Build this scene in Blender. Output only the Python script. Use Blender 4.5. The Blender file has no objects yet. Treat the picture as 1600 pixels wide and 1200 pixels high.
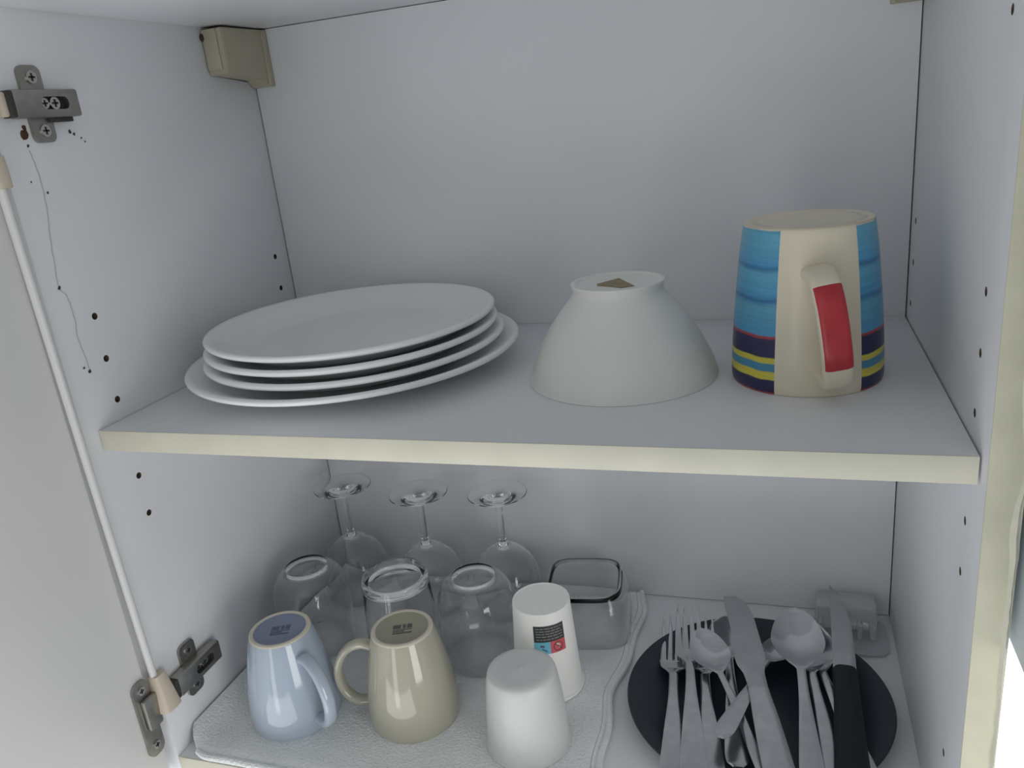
import bpy, bmesh, math, random
from mathutils import Vector, Matrix
PI = math.pi
random.seed(7)
scene = bpy.context.scene
C = scene.collection

# ------------------------------------------------------------------ camera
cam_d = bpy.data.cameras.new('camera'); cam = bpy.data.objects.new('camera', cam_d); C.objects.link(cam)
cam_d.sensor_width = 36.0; cam_d.sensor_fit = 'HORIZONTAL'
cam_d.lens = 1252.776 * 36.0 / 1600.0
cam_d.clip_start = 0.01
RX, RY, RZ = -0.32246, 0.107419, 0.341066
_R = (Matrix.Rotation(RZ, 3, 'Z') @ Matrix.Rotation(RX, 3, 'X') @ Matrix.Rotation(RY, 3, 'Y'))
_m = Matrix((( _R[0][0], _R[0][2], -_R[0][1]), (_R[1][0], _R[1][2], -_R[1][1]), (_R[2][0], _R[2][2], -_R[2][1]))).to_4x4()
_m.translation = Vector((0.468571, -0.419979, 0.470602))
cam.matrix_world = _m
scene.camera = cam

# ------------------------------------------------------------------ world, light, exposure
world = bpy.data.worlds.new('world'); scene.world = world; world.use_nodes = True
_bg = world.node_tree.nodes['Background']
_bg.inputs[0].default_value = (0.90, 0.95, 1.0, 1); _bg.inputs[1].default_value = 0.28
def area(name, loc, target, sx, sy, power, col):
    d = bpy.data.lights.new(name, 'AREA'); d.shape = 'RECTANGLE'; d.size = sx; d.size_y = sy; d.energy = power; d.color = col
    o = bpy.data.objects.new(name, d); C.objects.link(o); o.location = loc
    o.rotation_euler = (Vector(target) - Vector(loc)).to_track_quat('-Z', 'Y').to_euler()
    return o
area('low_window_daylight', (0.1, -1.2, -1.1), (0.25, 0.0, 0.2), 2.2, 1.6, 21.0, (0.97, 0.985, 1.0))
area('mug_strip_light', (-0.15, -1.9, -0.15), (0.2, 0.0, 0.15), 0.36, 1.3, 3.2, (0.97, 0.985, 1.0))  # narrow light added to put vertical highlight strips on the mugs
area('high_fill_light', (0.2, -1.5, 1.0), (0.25, 0.0, 0.15), 1.6, 0.8, 1.8, (1.0, 0.985, 0.95))  # overhead fill added to balance brightness; stands for no known lamp
area('side_window_daylight', (1.8, -1.2, 0.1), (0.25, 0.0, 0.2), 0.7, 1.2, 12.0, (1.0, 0.985, 0.96))
vs = scene.view_settings
scene.display_settings.display_device = 'sRGB'
vs.view_transform = 'Standard'; vs.look = 'None'; vs.gamma = 1.0; vs.exposure = 0.0
try: vs.use_curve_mapping = False
except Exception: pass
scene.cycles.use_denoising = True
scene.cycles.max_bounces = 16; scene.cycles.transmission_bounces = 16; scene.cycles.diffuse_bounces = 6; scene.cycles.glossy_bounces = 6

# ------------------------------------------------------------------ materials
def nodes(m):
    m.use_nodes = True; nt = m.node_tree
    return nt, nt.nodes['Principled BSDF']
def mat(name, col, rough=0.5, metal=0.0, spec=0.5, noise=0.0, nscale=40, bump=0.0, bscale=300, trans=0.0, ior=1.45, coat=0.0, sss=0.0):
    m = bpy.data.materials.new(name); nt, b = nodes(m)
    b.inputs['Base Color'].default_value = (*col, 1); b.inputs['Roughness'].default_value = rough
    b.inputs['Metallic'].default_value = metal; b.inputs['Specular IOR Level'].default_value = spec
    b.inputs['IOR'].default_value = ior; b.inputs['Transmission Weight'].default_value = trans
    b.inputs['Coat Weight'].default_value = coat; b.inputs['Coat Roughness'].default_value = 0.05
    if sss: b.inputs['Subsurface Weight'].default_value = sss; b.inputs['Subsurface Scale'].default_value = 0.004
    tc = nt.nodes.new('ShaderNodeTexCoord')
    if noise:
        n = nt.nodes.new('ShaderNodeTexNoise'); n.inputs['Scale'].default_value = nscale; n.inputs['Detail'].default_value = 5
        r = nt.nodes.new('ShaderNodeValToRGB')
        lo = tuple(max(0, c * (1 - noise)) for c in col); hi = tuple(min(1, c * (1 + noise)) for c in col)
        r.color_ramp.elements[0].color = (*lo, 1); r.color_ramp.elements[1].color = (*hi, 1)
        r.color_ramp.elements[0].position = 0.3; r.color_ramp.elements[1].position = 0.7
        nt.links.new(tc.outputs['Object'], n.inputs['Vector']); nt.links.new(n.outputs['Fac'], r.inputs['Fac']); nt.links.new(r.outputs['Color'], b.inputs['Base Color'])
    if bump:
        n2 = nt.nodes.new('ShaderNodeTexNoise'); n2.inputs['Scale'].default_value = bscale; n2.inputs['Detail'].default_value = 3
        bp = nt.nodes.new('ShaderNodeBump'); bp.inputs['Strength'].default_value = bump; bp.inputs['Distance'].default_value = 0.001
        nt.links.new(tc.outputs['Object'], n2.inputs['Vector']); nt.links.new(n2.outputs['Fac'], bp.inputs['Height']); nt.links.new(bp.outputs['Normal'], b.inputs['Normal'])
    return m
M = {}
M['melamine'] = mat('melamine', (0.765, 0.773, 0.792), 0.42, noise=0.02, nscale=9, bump=0.08, bscale=500)
M['edge_cream'] = mat('edge_cream', (0.70, 0.68, 0.56), 0.45, noise=0.05, nscale=25)
M['edge_band'] = mat('edge_band', (0.60, 0.58, 0.44), 0.5, noise=0.08, nscale=30)
M['filler'] = mat('filler', (0.66, 0.645, 0.53), 0.6, noise=0.06, nscale=60, bump=0.5, bscale=150)
M['chipboard'] = mat('chipboard', (0.10, 0.075, 0.05), 0.9, noise=0.3, nscale=400)
M['steel_dull'] = mat('steel_dull', (0.36, 0.35, 0.32), 0.38, metal=1.0, noise=0.12, nscale=90)
M['steel_screw'] = mat('steel_screw', (0.55, 0.54, 0.50), 0.25, metal=1.0)
M['dark_slot'] = mat('dark_slot', (0.05, 0.045, 0.04), 0.7)
M['cutlery'] = mat('cutlery', (0.60, 0.62, 0.64), 0.13, metal=1.0)
M['cutlery_satin'] = mat('cutlery_satin', (0.54, 0.56, 0.58), 0.26, metal=1.0, noise=0.08, nscale=120)
M['blade'] = mat('blade', (0.46, 0.48, 0.50), 0.24, metal=1.0, noise=0.06, nscale=60)
M['beige'] = mat('beige', (0.62, 0.54, 0.43), 0.5)
M['bracket'] = mat('bracket', (0.46, 0.42, 0.31), 0.5, noise=0.04, nscale=50)
M['rust'] = mat('rust', (0.075, 0.040, 0.022), 0.9, noise=0.4, nscale=600)
M['grime'] = mat('grime', (0.46, 0.45, 0.43), 0.9, noise=0.1, nscale=300)
M['white_plastic'] = mat('white_plastic', (0.74, 0.74, 0.72), 0.28)
M['porcelain'] = mat('porcelain', (0.86, 0.88, 0.885), 0.16)
M['bowl_white'] = mat('bowl_white', (0.80, 0.795, 0.76), 0.28, noise=0.015, nscale=20)
M['sticker'] = mat('sticker', (0.30, 0.25, 0.15), 0.8, noise=0.25, nscale=250)
M['unglazed'] = mat('unglazed', (0.62, 0.58, 0.48), 0.7)
M['cream_ceramic'] = mat('cream_ceramic', (0.72, 0.66, 0.52), 0.3)
M['red_paint'] = mat('red_paint', (0.44, 0.035, 0.045), 0.3, noise=0.12, nscale=60)
M['blue_glaze'] = mat('blue_glaze', (0.42, 0.49, 0.58), 0.10, coat=0.6)
M['cream_glaze'] = mat('cream_glaze', (0.45, 0.43, 0.345), 0.10, coat=0.6)
M['blue_base'] = mat('blue_base', (0.22, 0.26, 0.36), 0.4)
M['cream_base'] = mat('cream_base', (0.34, 0.33, 0.25), 0.4)
M['stamp_dark'] = mat('stamp_dark', (0.10, 0.11, 0.10), 0.6)
M['stamp_blue'] = mat('stamp_blue', (0.10, 0.12, 0.18), 0.6)
M['paper'] = mat('paper', (0.89, 0.89, 0.855), 0.45)
M['print_black'] = mat('print_black', (0.045, 0.05, 0.045), 0.5)
M['print_grey'] = mat('print_grey', (0.26, 0.27, 0.25), 0.5)
M['print_blue'] = mat('print_blue', (0.16, 0.50, 0.66), 0.5)
M['print_red'] = mat('print_red', (0.62, 0.10, 0.12), 0.5)
M['print_white'] = mat('print_white', (0.75, 0.62, 0.60), 0.5)
M['dark_plate'] = mat('dark_plate', (0.016, 0.025, 0.038), 0.42, noise=0.1, nscale=30)
M['knife_handle'] = mat('knife_handle', (0.009, 0.013, 0.018), 0.45, spec=0.3)
M['glass'] = mat('glass', (0.99, 0.995, 1.0), 0.0, trans=1.0, ior=1.45)
M['clear_plastic'] = mat('clear_plastic', (0.93, 0.95, 0.97), 0.30, trans=0.75, ior=1.4)
M['frosted'] = mat('frosted', (0.93, 0.94, 0.925), 0.22, trans=0.40, ior=1.3)
M['door_white'] = mat('door_white', (0.78, 0.775, 0.755), 0.35, noise=0.015, nscale=6)
M['grey_panel'] = mat('grey_panel', (0.50, 0.56, 0.58), 0.4)
M['wall_paint'] = mat('wall_paint', (0.60, 0.60, 0.58), 0.8)

def mat_towel():
    m = bpy.data.materials.new('mat_towel'); nt, b = nodes(m)
    tc = nt.nodes.new('ShaderNodeTexCoord')
    v = nt.nodes.new('ShaderNodeTexVoronoi'); v.inputs['Scale'].default_value = 520
    n = nt.nodes.new('ShaderNodeTexNoise'); n.inputs['Scale'].default_value = 28; n.inputs['Detail'].default_value = 6
    r = nt.nodes.new('ShaderNodeValToRGB'); r.color_ramp.elements[0].position = 0.3; r.color_ramp.elements[1].position = 0.75
    r.color_ramp.elements[0].color = (0.76, 0.79, 0.79, 1); r.color_ramp.elements[1].color = (0.88, 0.90, 0.90, 1)
    bp = nt.nodes.new('ShaderNodeBump'); bp.inputs['Strength'].default_value = 0.6; bp.inputs['Distance'].default_value = 0.0012
    for k in (v, n): nt.links.new(tc.outputs['Object'], k.inputs['Vector'])
    nt.links.new(n.outputs['Fac'], r.inputs['Fac']); nt.links.new(r.outputs['Color'], b.inputs['Base Color'])
    nt.links.new(v.outputs['Distance'], bp.inputs['Height']); nt.links.new(bp.outputs['Normal'], b.inputs['Normal'])
    b.inputs['Roughness'].default_value = 0.85
    return m
M['towel'] = mat_towel()

def mat_striped(a0, a1):
    """hand painted bands by height, with an unpainted cream panel between the azimuths a0 and a1"""
    m = bpy.data.materials.new('painted_bands'); nt, b = nodes(m); L = nt.links.new
    tc = nt.nodes.new('ShaderNodeTexCoord'); sp = nt.nodes.new('ShaderNodeSeparateXYZ'); L(tc.outputs['Object'], sp.inputs[0])
    nz = nt.nodes.new('ShaderNodeTexNoise'); nz.inputs['Scale'].default_value = 45
    mp = nt.nodes.new('ShaderNodeMapping'); mp.inputs['Scale'].default_value = (1, 1, 0.25); L(tc.outputs['Object'], mp.inputs[0]); L(mp.outputs[0], nz.inputs['Vector'])
    def math_(op, x, y=None):
        k = nt.nodes.new('ShaderNodeMath'); k.operation = op
        for i, q in enumerate((x, y)):
            if q is None: continue
            if isinstance(q, (int, float)): k.inputs[i].default_value = q
            else: L(q, k.inputs[i])
        return k.outputs[0]
    wob = math_('MULTIPLY', math_('SUBTRACT', nz.outputs['Fac'], 0.5), 0.0035)
    z = math_('DIVIDE', math_('ADD', sp.outputs['Z'], wob), 0.104)
    r = nt.nodes.new('ShaderNodeValToRGB'); r.color_ramp.interpolation = 'LINEAR'; L(z, r.inputs['Fac'])
    navy = (0.020, 0.022, 0.085); yel = (0.62, 0.55, 0.07); teal = (0.06, 0.25, 0.40); red = (0.35, 0.05, 0.05); blue = (0.07, 0.30, 0.53); lt = (0.11, 0.36, 0.52); dk = (0.03, 0.16, 0.34)
    bands = [(0.0, red), (0.008, red), (0.012, navy), (0.086, navy), (0.092, yel), (0.137, yel), (0.143, teal), (0.188, teal), (0.194, yel), (0.224, yel), (0.230, navy), (0.340, navy), (0.346, red), (0.358, red), (0.364, blue),
             (0.54, lt), (0.575, dk), (0.60, blue), (0.74, lt), (0.77, dk), (0.79, blue), (0.90, lt), (0.985, lt), (0.992, (0.70, 0.64, 0.5))]
    e = r.color_ramp.elements
    e[0].position = bands[0][0]; e[0].color = (*bands[0][1], 1); e[1].position = bands[-1][0]; e[1].color = (*bands[-1][1], 1)
    for p_, c_ in bands[1:-1]:
        q = e.new(p_); q.color = (*c_, 1)
    # brush streaks
    st = nt.nodes.new('ShaderNodeTexNoise'); st.inputs['Scale'].default_value = 60; mp2 = nt.nodes.new('ShaderNodeMapping'); mp2.inputs['Scale'].default_value = (0.3, 0.3, 9)
    L(tc.outputs['Object'], mp2.inputs[0]); L(mp2.outputs[0], st.inputs['Vector'])
    hs = nt.nodes.new('ShaderNodeHueSaturation'); L(r.outputs['Color'], hs.inputs['Color']); L(math_('ADD', 0.75, math_('MULTIPLY', st.outputs['Fac'], 0.5)), hs.inputs['Value'])
    mid = (a0 + a1) / 2; half = (a1 - a0) / 2
    dot = math_('ADD', math_('MULTIPLY', sp.outputs['X'], math.cos(mid)), math_('MULTIPLY', sp.outputs['Y'], math.sin(mid)))
    crs = math_('SUBTRACT', math_('MULTIPLY', sp.outputs['Y'], math.cos(mid)), math_('MULTIPLY', sp.outputs['X'], math.sin(mid)))
    ang = math_('ABSOLUTE', math_('ARCTAN2', crs, dot))
    inside = math_('LESS_THAN', ang, half)
    mx = nt.nodes.new('ShaderNodeMix'); mx.data_type = 'RGBA'; L(inside, mx.inputs[0]); L(hs.outputs['Color'], mx.inputs[6]); mx.inputs[7].default_value = (0.72, 0.66, 0.52, 1)
    L(mx.outputs[2], b.inputs['Base Color']); b.inputs['Roughness'].default_value = 0.3
    return m
def mat_emit(name, col, s):
    m = bpy.data.materials.new(name); m.use_nodes = True; nt = m.node_tree; nt.nodes.clear()
    e = nt.nodes.new('ShaderNodeEmission'); o = nt.nodes.new('ShaderNodeOutputMaterial'); e.inputs[0].default_value = (*col, 1); e.inputs[1].default_value = s
    nt.links.new(e.outputs[0], o.inputs[0]); return m
M['window_sky'] = mat_emit('window_sky', (0.98, 1.0, 0.97), 2.2)

# ------------------------------------------------------------------ helpers
def link(name, me, material=None, parent=None, loc=(0, 0, 0), smooth=35):
    if material is not None and not me.materials: me.materials.append(material)
    if smooth:
        me.polygons.foreach_set('use_smooth', [True] * len(me.polygons)); me.set_sharp_from_angle(angle=math.radians(smooth))
    o = bpy.data.objects.new(name, me); C.objects.link(o); o.location = loc
    if parent is not None: o.parent = parent
    return o
def from_bm(bm, name='m'):
    bmesh.ops.recalc_face_normals(bm, faces=bm.faces)
    me = bpy.data.meshes.new(name); bm.to_mesh(me); bm.free(); me.update(); return me
def from_vf(v, f):
    bm = bmesh.new(); vs_ = [bm.verts.new(p) for p in v]
    for q in f:
        try: bm.faces.new([vs_[i] for i in q])
        except ValueError: pass
    return bm
def box_bm(x0, x1, y0, y1, z0, z1, bev=0.0, bm=None, seg=2):
    b = bm or bmesh.new()
    vs_ = [b.verts.new((x, y, z)) for x in (x0, x1) for y in (y0, y1) for z in (z0, z1)]
    fs = [b.faces.new([vs_[i] for i in q]) for q in ((0, 1, 3, 2), (4, 6, 7, 5), (0, 4, 5, 1), (2, 3, 7, 6), (0, 2, 6, 4), (1, 5, 7, 3))]
    if bev:
        es = list({e for f in fs for e in f.edges}); bmesh.ops.bevel(b, geom=es, offset=bev, segments=seg, affect='EDGES', profile=0.5)
    return b
def box(name, m, x0, x1, y0, y1, z0, z1, bev=0.0, parent=None, loc=(0, 0, 0)):
    return link(name, from_bm(box_bm(x0, x1, y0, y1, z0, z1, bev)), M[m], parent, loc)
def lathe_bm(prof, seg=64, closed=False, sq=None):
    """prof: list of (r, z); r==0 makes a pole; sq: squareness exponent for rounded-square section"""
    v = []; f = []; rings = []
    for r, z in prof:
        if r < 1e-7: rings.append([len(v)]); v.append((0, 0, z))
        else:
            ring = []
            for k in range(seg):
                a = 2 * PI * k / seg; c, s = math.cos(a), math.sin(a); rr = r
                if sq: rr = r * (abs(c) ** sq + abs(s) ** sq) ** (-1.0 / sq)
                ring.append(len(v)); v.append((rr * c, rr * s, z))
            rings.append(ring)
    n = len(rings)
    for i in range(n if closed else n - 1):
        A, B = rings[i], rings[(i + 1) % n]
        if len(A) == 1 and len(B) == 1: continue
        for k in range(seg):
            k2 = (k + 1) % seg
            if len(A) == 1: f.append((A[0], B[k2], B[k]))
            elif len(B) == 1: f.append((A[k], A[k2], B[0]))
            else: f.append((A[k], A[k2], B[k2], B[k]))
    return from_vf(v, f)
def curve_pts(pts, n=8):
    """Catmull-Rom through pts (any dimension)"""
    out = []; P = [Vector(p) for p in pts]
    for i in range(len(P) - 1):
        p0 = P[i - 1] if i else P[0] * 2 - P[1]; p1, p2 = P[i], P[i + 1]; p3 = P[i + 2] if i + 2 < len(P) else P[-1] * 2 - P[-2]
        for k in range(n):
            t = k / n
            out.append(0.5 * ((2 * p1) + (p2 - p0) * t + (2 * p0 - 5 * p1 + 4 * p2 - p3) * t * t + (3 * p1 - p0 - 3 * p2 + p3) * t ** 3))
    out.append(P[-1]); return out
def smooth_prof(pts, n=6): return [(max(0, p[0]), p[1]) for p in curve_pts([(a, b, 0) for a, b in pts], n)]
def lathe(name, m, prof, parent=None, loc=(0, 0, 0), seg=64, closed=False, sq=None, smooth=40):
    return link(name, from_bm(lathe_bm(prof, seg, closed, sq)), M[m], parent, loc, smooth)
def sweep_bm(path, wa, wb, side, seg=16, power=2.6, bm=None, scale=None):
    """sweep a superellipse section along path; wa half-width along `side`, wb half-thickness across"""
    b = bm or bmesh.new(); side = Vector(side).normalized(); rings = []
    for i, p in enumerate(path):
        t = (path[min(i + 1, len(path) - 1)] - path[max(i - 1, 0)]).normalized(); n = t.cross(side).normalized(); ring = []
        k = scale[i] if scale else 1.0
        for j in range(seg):
            a = 2 * PI * j / seg; c, s = math.cos(a), math.sin(a)
            cc = math.copysign(abs(c) ** (2 / power), c); ss = math.copysign(abs(s) ** (2 / power), s)
            ring.append(b.verts.new(p + side * (wa * k * cc) + n * (wb * k * ss)))
        rings.append(ring)
    for A, B in zip(rings, rings[1:]):
        for j in range(seg): b.faces.new((A[j], A[(j + 1) % seg], B[(j + 1) % seg], B[j]))
    b.faces.new(rings[0]); b.faces.new(list(reversed(rings[-1])))
    return b
def tube_bm(path, r, seg=12, bm=None):
    path = [Vector(p) for p in path]; t = (path[-1] - path[0]).normalized()
    side = t.cross(Vector((0, 0, 1)) if abs(t.z) < 0.9 else Vector((1, 0, 0)))
    return sweep_bm(path, r, r, side, seg, 2.0, bm)
def tag(o, label, cat, group=None, kind=None):
    o['label'] = label
    if cat: o['category'] = cat
    if group: o['group'] = group
    if kind: o['kind'] = kind
    return o
def empty(name, loc=(0, 0, 0), rz=0.0):
    o = bpy.data.objects.new(name, None); C.objects.link(o); o.location = loc; o.rotation_euler = (0, 0, rz); o.empty_display_size = 0.02; return o
def copy_tree(o, parent=None):
    c = o.copy(); C.objects.link(c); c.parent = parent
    for ch in list(o.children): copy_tree(ch, c)
    return c
def structure(o, label=None):
    o['kind'] = 'structure'
    if label: o['label'] = label
    return o
def cut(me, cutter_bm, cutter_mat):
    """boolean-difference a closed cutter out of a mesh"""
    a = bpy.data.objects.new('cut_a', me); cm = from_bm(cutter_bm); cm.materials.append(cutter_mat); me.materials.append(cutter_mat)
    b = bpy.data.objects.new('cut_b', cm); C.objects.link(a); C.objects.link(b)
    md = a.modifiers.new('d', 'BOOLEAN'); md.operation = 'DIFFERENCE'; md.solver = 'EXACT'; md.object = b; md.material_mode = 'TRANSFER'
    bpy.context.view_layer.update()
    out = bpy.data.meshes.new_from_object(a.evaluated_get(bpy.context.evaluated_depsgraph_get()))
    bpy.data.objects.remove(a); bpy.data.objects.remove(b)
    return out
def cyl_x(bm, x0, x1, y, z, r, seg=20):
    A = [bm.verts.new((x0, y + r * math.cos(2 * PI * k / seg), z + r * math.sin(2 * PI * k / seg))) for k in range(seg)]
    B = [bm.verts.new((x1, v.co.y, v.co.z)) for v in A]
    for k in range(seg): bm.faces.new((A[k], A[(k + 1) % seg], B[(k + 1) % seg], B[k]))
    bm.faces.new(A); bm.faces.new(list(reversed(B)))
    return bm

# ------------------------------------------------------------------ the cabinet (setting); inner width W, back at D, top at HC
W, D, SH, HC, FY, T = 0.565, 0.2735, 0.28486, 0.5674, -0.015, 0.016
def side_panel(name, x0, x1, xin, holes):
    me = from_bm(box_bm(x0, x1, FY, D + 0.006, -T, HC + T, 0.0004))
    me.materials.append(M['melamine'])
    cb = bmesh.new()
    for y, z in holes: cyl_x(cb, xin - 0.009, xin + 0.009, y, z + SH, 0.00255)
    o = link(name, cut(me, cb, M['chipboard'])); return structure(o)
gl = [(0.0222, 0.0793), (0.0222, 0.0474), (0.0222, 0.0155), (0.0226, -0.0474), (0.0226, -0.0794), (0.2522, 0.0783), (0.2518, 0.0473), (0.2518, 0.0155), (0.2518, -0.0474), (0.2518, -0.0794)]
wl = side_panel('wall_left', -T, 0.0, 0.0, gl)
gr = [(0.0205, 0.0792), (0.0212, 0.0472), (0.0221, 0.0142), (0.0228, -0.0496), (0.0238, -0.0821), (0.0262, -0.2121), (0.253, 0.0792), (0.2536, 0.0474), (0.2556, 0.0147), (0.0172, 0.2071)]
wr = side_panel('wall_right', W, W + T, W, gr)
box('edge_strip', 'edge_band', W - 0.0003, W + T + 0.0004, FY - 0.0012, FY - 0.0001, -T, HC + T, 0.0004, wr)
# rough filler smeared along the outer half of the right edge
bm = bmesh.new(); N = 90; L0 = []; L1 = []; L2 = []
for i in range(N + 1):
    z = 0.02 + 0.54 * i / N
    k = 0.5 + 0.5 * math.sin(z * 61) * math.sin(z * 23 + 1); q = 0.25 + 0.75 * min(1.0, max(0.0, (z - 0.16) / 0.10)); w = 0.0018 + 0.0048 * k * q + random.uniform(0, 0.0007)
    xo = W + T + 0.0003 + q * (0.0004 * math.sin(z * 140) + random.uniform(0, 0.0004))
    L0.append(bm.verts.new((xo - w, FY - 0.0011, z))); L1.append(bm.verts.new((xo - w * 0.45, FY - 0.0024 - random.uniform(0, 0.0008), z))); L2.append(bm.verts.new((xo, FY - 0.0006, z)))
for i in range(N):
    bm.faces.new((L0[i], L0[i + 1], L1[i + 1], L1[i])); bm.faces.new((L1[i], L1[i + 1], L2[i + 1], L2[i])); bm.faces.new((L2[i], L2[i + 1], L0[i + 1], L0[i]))
bm.faces.new((L0[0], L1[0], L2[0])); bm.faces.new((L0[N], L2[N], L1[N]))
link('filler_bead', from_bm(bm), M['filler'], wr)
structure(box('wall_back', 'melamine', 0.0009, W - 0.0009, D, D + 0.003, 0.0006, HC - 0.0006, 0.0))
structure(box('ceiling', 'melamine', 0.0, W, FY, D + 0.006, HC, HC + T, 0.0004))
fl = structure(box('floor', 'melamine', 0.0, W, FY + 0.0012, D + 0.006, -T, 0.0, 0.0004))
box('edge_strip', 'edge_cream', 0.0003, W - 0.0003, FY, FY + 0.0011, -T, 0.0003, 0.0003, fl)
structure(box('wall_behind_cabinet', 'wall_paint', -0.6, 0.60, D + 0.0065, D + 0.10, -0.9, 1.3))
# adjustable shelf
shelf = empty('cabinet_shelf', (0, 0, SH))
box('board', 'melamine', 0.0007, W - 0.0011, -0.0014, D - 0.0010, -0.0153, 0.0, 0.0003, shelf)
box('edge_strip', 'edge_cream', 0.0008, W - 0.0012, -0.0026, -0.0015, -0.0153, 0.0002, 0.0003, shelf)
tag(shelf, 'white laminate shelf board with cream front edge, dividing the cabinet in two', 'shelf')
# rust flecks and a drip line on the left wall
def blob(name, m, y, z, r, parent, k=9):
    b = bmesh.new(); rr = [r * random.uniform(0.65, 1.25) for _ in range(k)]
    A = [b.verts.new((0.0002, y + rr[i] * math.cos(2 * PI * i / k), z + SH + rr[i] * 1.1 * math.sin(2 * PI * i / k))) for i in range(k)]
    b.faces.new(A); e = bmesh.ops.extrude_face_region(b, geom=list(b.faces)); 
    for q in e['geom']:
        if isinstance(q, bmesh.types.BMVert): q.co.x = 0.0005
    return link(name, from_bm(b), M[m], parent, smooth=0)
for y, z, r in ((0.0058, 0.2055, 0.0030), (0.0072, 0.2098, 0.0015), (0.0433, 0.2060, 0.0013), (0.0466, 0.2040, 0.0009), (0.052, 0.201, 0.0006), (0.0545, 0.1985, 0.0006), (0.0063, 0.1985, 0.0009),
                (-0.0007, 0.1053, 0.0012), (0.0049, 0.0433, 0.0013), (0.0010, 0.0470, 0.0008), (0.0115, 0.168, 0.0009), (0.001, 0.176, 0.0006)):
    blob('rust_fleck', 'rust', y, z, r, wl, 9)
pth = curve_pts([(0.0003, 0.0063, 0.196 + SH), (0.0003, 0.0085, 0.180 + SH), (0.0003, 0.0075, 0.160 + SH), (0.0003, 0.0040, 0.140 + SH), (0.0003, 0.0015, 0.125 + SH), (0.0003, -0.0007, 0.106 + SH), (0.0003, 0.0035, 0.098 + SH), (0.0003, 0.0048, 0.082 + SH), (0.0003, 0.0030, 0.070 + SH), (0.0003, 0.0045, 0.055 + SH), (0.0003, 0.0048, 0.044 + SH)], 6)
pth = [p + Vector((0, random.uniform(-0.0004, 0.0004), 0)) for p in pth]
link('drip_line', from_bm(sweep_bm(pth, 0.00032, 0.00015, (0, 1, 0), 6)), M['grime'], wl)

# ------------------------------------------------------------------ open door on the left, hinges, rod
door = structure(box('door_1', 'door_white', -0.019, -0.0012, -0.46, -0.0235, -T, HC + T, 0.002))
door['label'] = 'white inner face of the open cabinet door'
rod = empty('stay_rod', (0.0028, -0.0215, 0.0))
rb = tube_bm([(0, 0.0035, 0.082), (0, 0.0, 0.27), (0, -0.003, 0.459)], 0.0029, 14); link('rod', from_bm(rb), M['white_plastic'], rod)
def cap(z0, z1, r0, r1, y):
    b = bmesh.new(); sweep_bm([Vector((0.002, y, z0)), Vector((0.0015, y, (z0 + z1) / 2)), Vector((0, y, z1))], 1.0, 1.0, (0, 1, 0), 16, 4.0, b, [r0, (r0 + r1) / 2, r1])
    return link('end_cap', from_bm(b), M['beige'], rod)
cap(0.0525, 0.0835, 0.0092, 0.0056, 0.0060); cap(0.459, 0.478, 0.0050, 0.0058, -0.0035)
tag(rod, 'thin white rod with beige end caps between the two door hinges', 'rod')

def rounded_plate(bm, y0, y1, z0, z1, x0, x1, rc, seg=6):
    pts = []
    for (cy, cz, a0) in ((y1 - rc, z1 - rc, 0), (y0 + rc, z1 - rc, PI / 2), (y0 + rc, z0 + rc, PI), (y1 - rc, z0 + rc, 1.5 * PI)):
        for k in range(seg + 1):
            a = a0 + PI / 2 * k / seg; pts.append((cy + rc * math.cos(a), cz + rc * math.sin(a)))
    A = [bm.verts.new((x0, y, z)) for y, z in pts]; B = [bm.verts.new((x1, y, z)) for y, z in pts]; n = len(pts)
    for k in range(n): bm.faces.new((A[k], A[(k + 1) % n], B[(k + 1) % n], B[k]))
    bm.faces.new(A); bm.faces.new(list(reversed(B)))
    return bm
def screw_on(parent, x, y, z, r=0.0038):
    b = bmesh.new(); cyl_x(b, x, x + 0.0010, y, z, r, 18); nf = len(b.faces)
    box_bm(x + 0.0010, x + 0.0013, y - r * 0.62, y + r * 0.62, z - r * 0.16, z + r * 0.16, 0, b); box_bm(x + 0.0010, x + 0.0013, y - r * 0.16, y + r * 0.16, z - r * 0.62, z + r * 0.62, 0, b)
    me = from_bm(b); me.materials.append(M['steel_screw']); me.materials.append(M['dark_slot'])
    for i_, q in enumerate(me.polygons): q.material_index = int(i_ >= nf)
    return link('screw', me, None, parent)
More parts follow.
